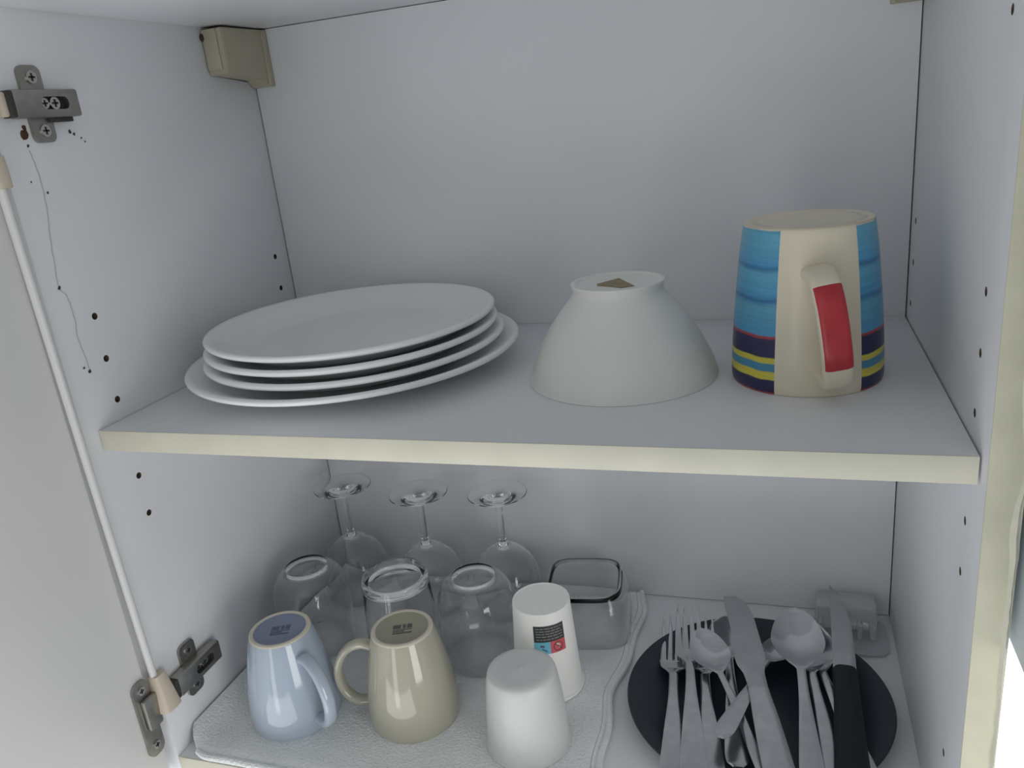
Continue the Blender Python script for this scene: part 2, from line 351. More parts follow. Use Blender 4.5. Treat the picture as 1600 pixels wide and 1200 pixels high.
def hinge(name, z, label):
    h = empty(name, (0, 0, z)); h.parent = wl; h['label'] = label
    b = rounded_plate(bmesh.new(), 0.0115, 0.0295, -0.0243, 0.0243, 0.0002, 0.0026, 0.005)
    link('mounting_plate', from_bm(b), M['steel_dull'], h)
    for s in (-1, 1):
        screw_on(h, 0.0026, 0.0210, s * 0.0168, 0.0040)
    # channel-shaped arm standing off the plate
    b = bmesh.new(); box_bm(0.0022, 0.0112, -0.0040, 0.0480, -0.0088, 0.0088, 0.0016, b)
    me = from_bm(b); cb = rounded_plate(bmesh.new(), 0.0165, 0.0385, -0.0040, 0.0040, 0.0070, 0.02, 0.0038)
    me.materials.append(M['steel_dull']); link('arm', cut(me, cb, M['dark_slot']), None, h)
    screw_on(h, 0.0072, 0.0215, 0, 0.0034); screw_on(h, 0.0080, 0.0290, 0, 0.0040)
    b = bmesh.new(); box_bm(0.0015, 0.0060, 0.026, 0.0440, -0.0118, -0.0085, 0.0006, b); link('release_lever', from_bm(b), M['dark_slot'], h)
    b = bmesh.new(); box_bm(0.0018, 0.0105, -0.0075, -0.0035, -0.0082, 0.0082, 0.0008, b); link('arm_end', from_bm(b), M['dark_slot'], h)
    # cup flange on the door, joined by the knuckle
    b = bmesh.new(); box_bm(0.0002, 0.0085, -0.0120, -0.0072, -0.0075, 0.0075, 0.0012, b); link('knuckle', from_bm(b), M['beige' if z > 0.3 else 'steel_dull'], h)
    b = rounded_plate(bmesh.new(), -0.0395, -0.0235, -0.0420, 0.0260, -0.0010, 0.0012, 0.0065)
    fl_ = link('door_flange', from_bm(b), M['steel_dull'], h)
    b = bmesh.new(); box_bm(0.0010, 0.0060, -0.0360, -0.0220, -0.0170, 0.0110, 0.002, b); link('cup', from_bm(b), M['steel_dull'], h)
    for s in (0.0180, -0.0330): screw_on(h, 0.0012, -0.0315, s, 0.0034)
    return h
hinge('cabinet_hinge', SH + 0.2240, 'grey metal cabinet hinge screwed to the upper left wall above the shelf')
hinge('cabinet_hinge', SH - 0.2233, 'grey metal cabinet hinge beside the drying mat at the lower left')

# corner hanging brackets
def bracket(name, flip, label):
    h = empty(name, (0 if not flip else W, 0, 0)); s = -1 if flip else 1
    def bx(x0, x1, *r): return (min(s * x0, s * x1), max(s * x0, s * x1), *r)
    b = bmesh.new()
    prof = [(0.2095, 0.2440), (0.2620, 0.2395), (0.2680, 0.2335), (0.2732, 0.2330), (0.2732, 0.2815), (0.2095, 0.2805)]
    A = [b.verts.new((s * 0.0003, y, z + SH)) for y, z in prof]; B = [b.verts.new((s * 0.0205, y, z + SH)) for y, z in prof]; n = len(prof)
    for k in range(n): b.faces.new((A[k], A[(k + 1) % n], B[(k + 1) % n], B[k]))
    b.faces.new(A); b.faces.new(list(reversed(B))); bmesh.ops.bevel(b, geom=list(b.edges), offset=0.0008, segments=2, affect='EDGES')
    link('cover', from_bm(b), M['bracket'], h)
    b = box_bm(*bx(0.0010, 0.0150), 0.2078, 0.2096, SH + 0.2475, SH + 0.2800, 0.0005); link('front_tab', from_bm(b), M['bracket'], h)
    b = box_bm(*bx(0.0190, 0.0222), 0.2660, 0.2731, SH + 0.2330, SH + 0.2812, 0.0006); link('wall_flange', from_bm(b), M['bracket'], h)
    b = bmesh.new(); bmesh.ops.create_icosphere(b, subdivisions=2, radius=0.0026); 
    for v in b.verts: v.co = Vector((v.co.x * 0.8 + s * 0.0012, v.co.y + 0.2080, v.co.z * 1.3 + SH + 0.2740))
    link('rusty_screw', from_bm(b), M['rust'], h)
    return tag(h, label, 'bracket')
bracket('corner_bracket', False, 'cream plastic hanging bracket in the upper left back corner')
bracket('corner_bracket', True, 'cream plastic hanging bracket in the upper right back corner, barely in view')

# what shows past the right side: the neighbouring unit and a bright window below it
nb = box('neighbour_panel', 'grey_panel', 0.5842, 0.6002, -0.38, 0.26, 0.1815, 0.62, 0.001)
tag(nb, 'grey-blue side panel of the neighbouring unit beyond the right edge', 'panel')
win = structure(box('window_1', 'white_plastic', 0.60, 1.40, 0.300, 0.330, -0.80, 0.181, 0.002))
me = from_bm(box_bm(0.615, 1.385, 0.2975, 0.2995, -0.785, 0.175)); link('pane', me, M['window_sky'], win)

# ------------------------------------------------------------------ upper shelf
def plate_prof(R, h, well, floor, foot=0.0044, t=0.0046):
    o = [(0.0, foot), (well * 0.72, foot), (well * 0.75, 0.0), (well * 0.81, 0.0), (well * 0.86, foot)]
    o += [(well + (R - well) * 0.30, foot + (h - t - foot) * 0.30), (well + (R - well) * 0.75, foot + (h - t - foot) * 0.83), (R - 0.0016, h - t * 0.95), (R - 0.0003, h - t * 0.62), (R, h - t * 0.38), (R - 0.0008, h - t * 0.10), (R - 0.0022, h)]
    o += [(R - 0.006, h - 0.0008), (well + (R - well) * 0.55, floor + (h - floor) * 0.56), (well + 0.006, floor + 0.0014), (well - 0.004, floor), (0.0, floor)]
    return o
def plate(R, h, x, y, z, well, floor, label, grp):
    o = lathe('dinner_plate', 'porcelain', plate_prof(R, h, well, floor), None, (x, y, SH + z), 112, smooth=50)
    return tag(o, label, 'plate', grp)
G = 'stacked white dinner plates'
plate(0.1330, 0.0222, 0.1410, 0.1362, 0.0002, 0.086, 0.0062, 'widest white plate at the bottom of the plate stack on the shelf', G)
plate(0.1188, 0.0238, 0.1460, 0.1312, 0.0066, 0.078, 0.0085, 'white plate lying second from the bottom of the stack', G)
plate(0.1158, 0.0238, 0.1440, 0.1320, 0.0152, 0.078, 0.0085, 'white plate directly under the topmost plate of the stack', G)
plate(0.1152, 0.0238, 0.1420, 0.1360, 0.0238, 0.078, 0.0085, 'topmost white plate of the stack, its empty face showing', G)

bowl = empty('bowl', (0.3602, 0.1273, SH + 0.0002))
pr = smooth_prof([(0.0674, 0.0), (0.0662, 0.005), (0.0634, 0.0130), (0.0575, 0.0255), (0.0490, 0.0395), (0.0405, 0.0505), (0.0345, 0.0577), (0.0320, 0.0618), (0.0317, 0.0645), (0.0328, 0.0680)], 5)
pr += [(0.0326, 0.0686), (0.0305, 0.0690), (0.0290, 0.0686), (0.0282, 0.0676), (0.0, 0.0672)]
inn = [(0.0, 0.0600), (0.0260, 0.0580), (0.0380, 0.0490), (0.0465, 0.0385), (0.0550, 0.0250), (0.0612, 0.0125), (0.0642, 0.0045), (0.0655, 0.0)]
lathe('body', 'bowl_white', pr + inn + [(0.0664, -0.0002)], bowl, (0, 0, 0), 96, closed=False, smooth=50)
b = from_vf([(-0.0135, -0.0055, 0.0674), (-0.0010, 0.0110, 0.0676), (0.0145, -0.0150, 0.0674), (0.0065, -0.0195, 0.0674), (-0.0030, -0.0135, 0.0676), (-0.0120, -0.0100, 0.0674)], [(0, 1, 2, 3, 4, 5)])
ex = bmesh.ops.extrude_face_region(b, geom=list(b.faces))
for q in ex['geom']:
    if isinstance(q, bmesh.types.BMVert): q.co.z += 0.0005
st = link('torn_sticker', from_bm(b), M['sticker'], bowl, smooth=0); st['label'] = 'torn brown paper sticker on the foot'
tag(bowl, 'white footed bowl turned upside down between the plates and the striped mug', 'bowl')

def handle_mesh(path, wa, wb, paint=None):
    b = sweep_bm([Vector(p) for p in path], wa, wb, (0, 1, 0), 20, 3.0); return from_bm(b)
big = empty('striped_mug', (0.4849, 0.1283, SH + 0.0003), 0)
A0, A1 = math.radians(245.5), math.radians(311)
M['painted_bands'] = mat_striped(A0, A1)
pr = smooth_prof([(0.0476, 0.0), (0.0482, 0.004), (0.0478, 0.018), (0.0466, 0.038), (0.0448, 0.060), (0.0422, 0.085), (0.0402, 0.0995)], 5)
pr += [(0.0398, 0.1022), (0.0390, 0.1036), (0.0378, 0.1040), (0.0372, 0.1036), (0.0, 0.1030)]
inn = [(0.0, 0.0970), (0.0360, 0.0965), (0.0385, 0.0900), (0.0420, 0.0550), (0.0438, 0.0200), (0.0444, 0.0), (0.0462, -0.0003)]
body = lathe('body', 'painted_bands', pr, big, (0, 0, 0), 96, smooth=50)
lathe('inside', 'cream_ceramic', inn + [(0.0476, 0.0)], body, (0, 0, 0), 96, smooth=50)
lathe('base', 'cream_ceramic', [(0.0392, 0.10375), (0.0378, 0.1043), (0.0370, 0.1040), (0.0345, 0.1035), (0.0, 0.1035)], big, (0, 0, 0), 96, smooth=50)
hp = curve_pts([(0.0405, 0, 0.0780), (0.0500, 0, 0.0785), (0.0590, 0, 0.0740), (0.0655, 0, 0.0620), (0.0685, 0, 0.0450), (0.0680, 0, 0.0290), (0.0625, 0, 0.0165), (0.0540, 0, 0.0130), (0.0455, 0, 0.0135)], 6)
b = sweep_bm(hp, 0.0088, 0.0050, (0, 1, 0), 24, 3.4)
me = from_bm(b); me.materials.append(M['cream_ceramic']); me.materials.append(M['red_paint'])
for pl in me.polygons:
    c = pl.center; n = pl.normal
    outer = n.x * (c.x - 0.052) + n.z * (c.z - 0.045) * 0.7 > 0 and abs(n.y) < 0.75
    if outer and 0.0250 < c.z < 0.0745 and c.x > 0.0565: pl.material_index = 1
hd = link('handle', me, None, big); hd.rotation_euler = (math.radians(7), 0, math.radians(283)); hd.location = Vector((math.cos(math.radians(13)), math.sin(math.radians(13)), 0)) * 0.0038; hd['label'] = 'cream handle with a red painted strip'
tag(big, 'large cream mug with blue, navy and yellow painted bands, standing upside down', 'mug')

# ------------------------------------------------------------------ lower shelf: drying mat
FZ = 0.0060
NX, NY = 70, 56
def mat_pt(u, v):
    x = 0.0020 + u * 0.3380; y = -0.0120 + v * 0.2800
    # rounded front-left corner
    if x < 0.028 and y < 0.016:
        dx, dy = 0.030 - x, 0.018 - y; d = math.hypot(dx, dy)
        if d > 0.030: x = 0.030 - dx * 0.030 / d; y = 0.018 - dy * 0.030 / d
    x += (0.0035 * math.sin(v * 9.0 + 0.6) + 0.002 * math.sin(v * 23)) * max(0, (u - 0.85) / 0.15)
    z = 0.0018 + 0.0004 * math.sin(x * 90) * math.sin(y * 70)
    if u > 0.95: z += 0.0020 * max(0, math.sin(v * 16 + 1.0)) * (u - 0.95) / 0.05
    cl = max(0.0, 1 - x / 0.026); z += 0.0150 * cl * cl * (1.0 - 0.35 * v) * min(1.0, max(0.25, (y + 0.016) / 0.02))
    z += 0.0030 * max(0, (v - 0.93) / 0.07)
    return Vector((x, y, z))
top = [[None] * (NY + 1) for _ in range(NX + 1)]; bot = [[None] * (NY + 1) for _ in range(NX + 1)]; bm = bmesh.new()
for i in range(NX + 1):
    for j in range(NY + 1):
        u, v = i / NX, j / NY; p = mat_pt(u, v); e = min(u * 0.338, (1 - u) * 0.338, v * 0.28, (1 - v) * 0.28)
        th = 0.0010 + 0.0032 * min(1.0, e / 0.006) ** 0.5
        top[i][j] = bm.verts.new(p + Vector((0, 0, th))); bot[i][j] = bm.verts.new(p - Vector((0, 0, 0.0014)))
for i in range(NX):
    for j in range(NY):
        bm.faces.new((top[i][j], top[i + 1][j], top[i + 1][j + 1], top[i][j + 1])); bm.faces.new((bot[i][j], bot[i][j + 1], bot[i + 1][j + 1], bot[i + 1][j]))
for i in range(NX):
    for j in (0, NY): bm.faces.new((top[i][j], top[i + 1][j], bot[i + 1][j], bot[i][j]))
for j in range(NY):
    for i in (0, NX): bm.faces.new((top[i][j], top[i][j + 1], bot[i][j + 1], bot[i][j]))
dm = empty('drying_mat', (0, 0, 0.0))
link('cloth', from_bm(bm), M['towel'], dm, smooth=60)
pp = [mat_pt(1.0, k / 60) + Vector((0.0004, 0, 0.0014)) for k in range(61)]
link('right_piping', from_bm(tube_bm(pp, 0.0026, 10)), M['towel'], dm)
pp = [mat_pt(k / 60, 0.0) + Vector((0, -0.0004, 0.0014)) for k in range(2, 61)]
link('front_piping', from_bm(tube_bm(pp, 0.0028, 10)), M['towel'], dm)
pp = [mat_pt(0.984, k / 60) + Vector((0, 0, 0.0037)) for k in range(61)]
link('stitch_line', from_bm(tube_bm(pp, 0.0004, 6)), M['grime'], dm)
tag(dm, 'pale grey towelling drying mat spread under the cups and glasses', 'mat')

# ------------------------------------------------------------------ glasses
def glass_lathe(name, prof, x, y, label, grp, seg=72, z=FZ, sq=None, rz=0):
    o = lathe(name, 'glass', prof, None, (x, y, z), seg, sq=sq, smooth=50); o.rotation_euler = (0, 0, rz)
    return tag(o, label, 'glass', grp)
def wine_glass(x, y, label):
    r = empty('wine_glass', (x, y, FZ))
    o_ = smooth_prof([(0.0285, 0.0), (0.0318, 0.012), (0.0335, 0.026), (0.0315, 0.041), (0.0250, 0.0545), (0.0150, 0.0640), (0.0070, 0.0685)], 5)
    i_ = smooth_prof([(0.0, 0.0650), (0.0100, 0.0640), (0.0230, 0.0535), (0.0302, 0.0405), (0.0323, 0.026), (0.0307, 0.012), (0.0275, 0.0)], 5)
    st_ = [(0.0042, 0.0700), (0.0034, 0.0740), (0.0033, 0.0920), (0.0036, 0.1120), (0.0055, 0.1180), (0.0120, 0.1215), (0.0220, 0.1232), (0.0283, 0.1238), (0.0287, 0.1245), (0.0283, 0.1252), (0.0, 0.1250)]
    # one watertight surface in two named parts would open the glass, so the bowl and the stem with foot are two closed solids
    bowl_p = [(0.0, 0.0690)] + list(reversed(o_)) + [(0.0280, -0.0004)] + list(reversed(i_))
    lathe('bowl', 'glass', bowl_p, r, (0, 0, 0), 72, smooth=50)
    lathe('stem', 'glass', [(0.0, 0.0692), (0.0050, 0.0692)] + st_[:4] + [(0.0, 0.1120)], r, (0, 0, 0), 32, smooth=50)
    lathe('foot', 'glass', [(0.0, 0.1122), (0.0036, 0.1122)] + st_[4:], r, (0, 0, 0), 72, smooth=50)
    return tag(r, label, 'wine glass', 'wine glasses along the back wall')
wine_glass(0.0450, 0.2250, 'upside-down wine glass nearest the left wall corner')
wine_glass(0.1326, 0.2190, 'upside-down wine glass in the middle of the three, behind the straight tumbler')
wine_glass(0.2120, 0.2270, 'upside-down wine glass beside the square glass dish')
TG = 'glass tumblers on the mat'
def round_tumbler():
    o_ = smooth_prof([(0.0330, 0.0), (0.0345, 0.012), (0.0362, 0.032), (0.0362, 0.050), (0.0335, 0.066), (0.0275, 0.077), (0.0205, 0.0832)], 5)
    i_ = smooth_prof([(0.0, 0.0795), (0.0180, 0.0792), (0.0262, 0.0752), (0.0322, 0.0652), (0.0350, 0.050), (0.0350, 0.032), (0.0333, 0.012), (0.0319, 0.0)], 5)
    return [(0.0, 0.0822), (0.0185, 0.0830), (0.0195, 0.0838)] + list(reversed(o_)) + [(0.0322, -0.0004)] + list(reversed(i_))
glass_lathe('tumbler', round_tumbler(), 0.0455, 0.1400, 'rounded stemless tumbler upside down behind the pale blue mug', TG)
glass_lathe('tumbler', round_tumbler(), 0.2112, 0.1480, 'rounded stemless tumbler upside down beside the white paper cup', TG)
t2 = [(0.0, 0.0800), (0.0240, 0.0802), (0.0262, 0.0832), (0.0280, 0.0842), (0.0296, 0.0832), (0.0302, 0.0800), (0.0298, 0.0775), (0.0304, 0.0740), (0.0318, 0.0500), (0.0332, 0.0250), (0.0338, 0.0), (0.0331, -0.0004), (0.0326, 0.0), (0.0319, 0.0250), (0.0305, 0.0500), (0.0292, 0.0735), (0.0240, 0.0768), (0.0, 0.0770)]
glass_lathe('tumbler', t2, 0.1385, 0.1385, 'straight conical tumbler with ringed base, upside down behind the cream mug', TG)
sqd = [(0.0, 0.0462), (0.0310, 0.0464), (0.0322, 0.0488), (0.0332, 0.0496), (0.0343, 0.0488), (0.0352, 0.0455), (0.0372, 0.0400), (0.0395, 0.0300), (0.0408, 0.0150), (0.0412, 0.0), (0.0406, -0.0004), (0.0399, 0.0), (0.0396, 0.0150), (0.0383, 0.0292), (0.0360, 0.0385), (0.0330, 0.0436), (0.0, 0.0444)]
o = glass_lathe('glass_dish', sqd, 0.2955, 0.2110, 'small rounded-square glass dish upside down by the mat\'s back corner', None, 96, FZ, 4.2, math.radians(8)); o['category'] = 'dish'

# ------------------------------------------------------------------ ceramic mugs
def coffee_mug(name, x, y, az, glaze, basem, stampm, label):
    r = empty(name, (x, y, FZ)); H = 0.0835
    o_ = smooth_prof([(0.0368, 0.0), (0.0377, 0.005), (0.0374, 0.018), (0.0352, 0.037), (0.0315, 0.057), (0.0275, 0.074), (0.0256, 0.0805)], 5)
    i_ = [(0.0, 0.0740), (0.0230, 0.0720), (0.0285, 0.0560), (0.0320, 0.0370), (0.0342, 0.0180), (0.0346, 0.005), (0.0346, 0.0), (0.0357, -0.0004)]
    lathe('body', glaze, o_ + [(0.0252, 0.0815)], r, (0, 0, 0), 96, smooth=60)
    lathe('inside', glaze, i_ + [(0.0368, 0.0)], r, (0, 0, 0), 96, smooth=60)
    lathe('foot_ring', 'unglazed', [(0.0252, 0.0812), (0.0250, 0.0828), (0.0242, 0.0835), (0.0222, 0.0835), (0.0215, 0.0828)], r, (0, 0, 0), 96, smooth=60)
    bs = lathe('base', basem, [(0.0217, 0.0830), (0.0205, 0.0814), (0.0, 0.0814)], r, (0, 0, 0), 96, smooth=60)
    b = bmesh.new()
    for (x0, x1, y0, y1) in ((-0.0075, -0.0010, 0.0010, 0.0060), (0.0005, 0.0030, 0.0010, 0.0060), (0.0040, 0.0080, 0.0010, 0.0060), (-0.0075, 0.0080, -0.0012, -0.0002), (-0.0075, 0.0020, -0.0034, -0.0022), (-0.0075, 0.0080, -0.0060, -0.0044)):
        box_bm(x0, x1, y0, y1, 0.0814, 0.0816, 0, b)
    s = link('maker_stamp', from_bm(b), M[stampm], bs, smooth=0); s.rotation_euler = (0, 0, math.radians(22)); s['label'] = 'small dark printed stamp'
    hp = curve_pts([(0.0265, 0, 0.0660), (0.0370, 0, 0.0690), (0.0490, 0, 0.0640), (0.0575, 0, 0.0520), (0.0605, 0, 0.0370), (0.0570, 0, 0.0220), (0.0480, 0, 0.0135), (0.0355, 0, 0.0130)], 7)
    h = link('handle', from_bm(sweep_bm(hp, 0.0052, 0.0036, (0, 1, 0), 18, 2.4)), M[glaze], r); h.rotation_euler = (0, 0, math.radians(az))
    return tag(r, label, 'mug')
coffee_mug('coffee_mug', 0.0765, 0.0480, -27, 'blue_glaze', 'blue_base', 'stamp_blue', 'glossy pale blue mug standing upside down at the mat\'s front corner')
coffee_mug('coffee_mug', 0.1795, 0.0667, -168, 'cream_glaze', 'cream_base', 'stamp_dark', 'glossy beige mug standing upside down beside the pale blue mug')

# ------------------------------------------------------------------ paper cup and plastic cup
pc = empty('paper_cup', (0.2809, 0.1225, FZ))
def pc_r(z): return 0.0290 + (0.0238 - 0.0290) * z / 0.0838
prof = [(0.0284, 0.0014), (0.0300, 0.0008), (0.0306, 0.0020), (0.0300, 0.0034), (pc_r(0.004), 0.0040), (pc_r(0.03), 0.03), (pc_r(0.06), 0.06), (0.0240, 0.0826), (0.0238, 0.0836), (0.0230, 0.0838), (0.0224, 0.0832), (0.0, 0.0830)]
lathe('body', 'paper', [(0.0, 0.0815), (0.0220, 0.0812), (pc_r(0.04) - 0.0006, 0.04), (0.0282, 0.0040)] + prof, pc, (0, 0, 0), 96, smooth=40)
LA = math.radians(-62)     # azimuth of the printed label's centre
def on_cup(u, z, off):     # u metres along the arc from the label centre
    a = LA + u / 0.0262; r = pc_r(z) + off; return Vector((r * math.cos(a), r * math.sin(a), z))
def strip(b, u0, u1, z0, z1, off, th=0.0002, n=10):
    rows = []
    for k in range(n + 1):
        u = u0 + (u1 - u0) * k / n
        rows.append([b.verts.new(on_cup(u, z, o_)) for z, o_ in ((z0, off - th), (z0, off), (z1, off), (z1, off - th))])
    for A, B in zip(rows, rows[1:]):
        for j in range(4): b.faces.new((A[j], A[(j + 1) % 4], B[(j + 1) % 4], B[j]))
    b.faces.new(rows[0]); b.faces.new(list(reversed(rows[-1]))); return b
lb = link('black_label', from_bm(strip(bmesh.new(), -0.0135, 0.0135, 0.0590, 0.0735, 0.0003)), M['print_black'], pc)
lb['label'] = 'black printed panel with lines of small grey text'
b = bmesh.new()
for i, z in enumerate((0.0712, 0.0688, 0.0664, 0.0640, 0.0614)):
    u = -0.0115
    while u < 0.0105:
        w = random.uniform(0.0018, 0.0048); strip(b, u, min(u + w, 0.0118), z - 0.00035, z + 0.00035, 0.0005, 0.0002, 3); u += w + 0.0008
link('text_lines', from_bm(b), M['print_grey'], lb, smooth=0)
bl = link('blue_label', from_bm(strip(bmesh.new(), -0.0135, 0.0, 0.0482, 0.0589, 0.0003)), M['print_blue'], pc)
rl = link('red_label', from_bm(strip(bmesh.new(), 0.0, 0.0135, 0.0482, 0.0589, 0.0003)), M['print_red'], pc)
def ring_on(b, cu, cz, r0, r1, off, n=28):
    A = [b.verts.new(on_cup(cu + r0 * math.cos(2 * PI * k / n), cz + r0 * math.sin(2 * PI * k / n), off)) for k in range(n)]
    B = [b.verts.new(on_cup(cu + r1 * math.cos(2 * PI * k / n), cz + r1 * math.sin(2 * PI * k / n), off)) for k in range(n)]
    for k in range(n): b.faces.new((A[k], A[(k + 1) % n], B[(k + 1) % n], B[k]))
def bar_on(b, u0, z0, u1, z1, w, off):
    d = Vector((u1 - u0, z1 - z0)).normalized(); q = Vector((-d.y, d.x)) * w
    b.faces.new([b.verts.new(on_cup(u, z, off)) for u, z in ((u0 + q.x, z0 + q.y), (u1 + q.x, z1 + q.y), (u1 - q.x, z1 - q.y), (u0 - q.x, z0 - q.y))])
b = bmesh.new(); ring_on(b, 0.0066, 0.0536, 0.0036, 0.0042, 0.00045); bar_on(b, 0.0040, 0.0562, 0.0092, 0.0510, 0.0004, 0.00050); link('prohibition_ring', from_bm(b), M['print_black'], rl, smooth=0)
b = bmesh.new(); bar_on(b, 0.0052, 0.0560, 0.0064, 0.0546, 0.0009, 0.00040); bar_on(b, 0.0070, 0.0530, 0.0084, 0.0516, 0.0006, 0.00040); bar_on(b, 0.0066, 0.0556, 0.0084, 0.0540, 0.0005, 0.00040); link('figure_mark', from_bm(b), M['print_white'], rl, smooth=0)
b = bmesh.new(); bar_on(b, -0.0085, 0.0556, -0.0050, 0.0552, 0.0010, 0.00040); bar_on(b, -0.0070, 0.0530, -0.0030, 0.0506, 0.0006, 0.00040); link('recycling_mark', from_bm(b), M['stamp_blue'], bl, smooth=0)
tag(pc, 'white paper cup upside down with a black, red and blue printed label', 'cup')

pl = empty('plastic_cup', (0.2822, 0.0560, FZ))
o_ = smooth_prof([(0.0326, 0.0012), (0.0333, 0.0022), (0.0326, 0.0040), (0.0322, 0.0100), (0.0310, 0.0280), (0.0292, 0.0470), (0.0276, 0.0590), (0.0262, 0.0645), (0.0240, 0.0664)], 5)
prof = o_ + [(0.0200, 0.0668), (0.0020, 0.0662), (0.0010, 0.0668), (0.0, 0.0668), (0.0, 0.0655), (0.0200, 0.0656), (0.0250, 0.0635), (0.0264, 0.0588), (0.0281, 0.0470), (0.0299, 0.0280), (0.0311, 0.0100), (0.0315, 0.0012), (0.0326, 0.0004), (0.0330, 0.0008)]
lathe('body', 'frosted', prof, pl, (0, 0, 0), 96, smooth=60)
lathe('rim', 'frosted', [(0.0331 + 0.0010 * math.cos(2 * PI * k / 10), 0.0012 + 0.0012 * math.sin(2 * PI * k / 10)) for k in range(10)], pl, (0, 0, 0), 96, closed=True)
tag(pl, 'translucent white plastic cup upside down in front of the paper cup', 'cup')

# ------------------------------------------------------------------ dark plate and cutlery
PX, PY = 0.4513, 0.1270
dp = lathe('dark_plate', 'dark_plate', [(0.0, 0.0012), (0.058, 0.0012), (0.060, 0.0), (0.064, 0.0), (0.066, 0.0014), (0.085, 0.0060), (0.1000, 0.0128), (0.1013, 0.0140), (0.1015, 0.0152), (0.1008, 0.0162), (0.0996, 0.0163), (0.085, 0.0098), (0.072, 0.0060), (0.066, 0.0050), (0.0, 0.0050)], None, (PX, PY, 0.0002), 112, smooth=50)
tag(dp, 'round black plate holding the cutlery on the lower shelf', 'plate')

def loft(stations, n=8, bm=None, split=None):
    """stations: (s, centre x, half-width, z, thickness, dish); runs along local +Y. closed solid"""
    b = bm or bmesh.new(); rings = []
    S = curve_pts_multi(stations)
    for (s, cx, hw, z, th, dish) in S:
        ring = []
        for k in range(n + 1):
            u = -1 + 2 * k / n; ring.append(b.verts.new((cx + hw * u, s, z + th / 2 * (1 - 0.75 * u ** 4) - dish * (1 - u * u))))
        for k in range(n + 1):
            u = 1 - 2 * k / n; ring.append(b.verts.new((cx + hw * u, s, z - th / 2 * (1 - 0.75 * u ** 4) - dish * (1 - u * u))))
        rings.append(ring)
    m = len(rings[0])
    for A, B in zip(rings, rings[1:]):
        for k in range(m): b.faces.new((A[k], A[(k + 1) % m], B[(k + 1) % m], B[k]))
    b.faces.new(rings[0]); b.faces.new(list(reversed(rings[-1])))
    return b
def curve_pts_multi(st, n=5):
    out = []
    for i in range(len(st) - 1):
        p1, p2 = st[i], st[i + 1]; p0 = st[i - 1] if i else p1; p3 = st[i + 2] if i + 2 < len(st) else p2
        for k in range(n):
            t = k / n; row = []
            for a, b_, c, d in zip(p0, p1, p2, p3):
                m1, m2 = (c - a) / 2, (d - b_) / 2
                v = (2 * t ** 3 - 3 * t * t + 1) * b_ + (t ** 3 - 2 * t * t + t) * m1 + (-2 * t ** 3 + 3 * t * t) * c + (t ** 3 - t * t) * m2
                row.append(v)
            row[0] = p1[0] + (p2[0] - p1[0]) * t; row[2] = max(row[2], 0.0002); out.append(tuple(row))
    out.append(st[-1]); return out
def place(root, end, tip, roll=0.0):
    """lay a utensil built along +Y (0 = handle end) from `end` towards `tip`"""
    e, t = Vector(end), Vector(tip); y = (t - e).normalized(); x = y.cross(Vector((0, 0, 1))).normalized(); z = x.cross(y)
    m = Matrix((x, y, z)).transposed().to_4x4(); root.matrix_world = Matrix.Translation(e) @ m @ Matrix.Rotation(roll, 4, 'Y')
def handle_st(L, w_end=0.0095, w_neck=0.0036, arch=0.004, th=0.0022):
    return [(0.0, 0, w_end * 0.45, 0.0, th * 0.8, 0), (0.004, 0, w_end * 0.88, 0.0003, th, 0), (0.014, 0, w_end, 0.0010, th, 0), (L * 0.45, 0, w_end * 0.72, arch * 0.7, th, 0), (L * 0.75, 0, w_neck * 1.15, arch, th * 1.15, 0), (L, 0, w_neck, arch * 0.8, th * 1.2, 0)]
def spoon(name, end, tip, Lh, Lb, wb, label, grp=None, w_end=0.0085, w_neck=0.0034, dish=0.006, roll=0.0, m='cutlery'):
    r = empty(name); a = 0.0040
    link('handle', from_bm(loft(handle_st(Lh, w_end, w_neck, a))), M['cutlery_satin'], r)
    z = a * 0.8
    link('bowl', from_bm(loft([(Lh - 0.0004, 0, w_neck, z, 0.0024, 0), (Lh + Lb * 0.10, 0, wb * 0.42, z - 0.0006, 0.0018, dish * 0.20), (Lh + Lb * 0.26, 0, wb * 0.80, z - 0.0010, 0.0014, dish * 0.65), (Lh + Lb * 0.44, 0, wb, z - 0.0008, 0.0012, dish), (Lh + Lb * 0.64, 0, wb * 0.93, z, 0.0012, dish * 0.9), (Lh + Lb * 0.82, 0, wb * 0.72, z + 0.0008, 0.0012, dish * 0.55), (Lh + Lb * 0.94, 0, wb * 0.42, z + 0.0014, 0.0012, dish * 0.2), (Lh + Lb, 0, 0.0012, z + 0.0016, 0.0011, 0)], 12)), M[m], r)
    place(r, end, tip, roll); return tag(r, label, 'spoon', grp)
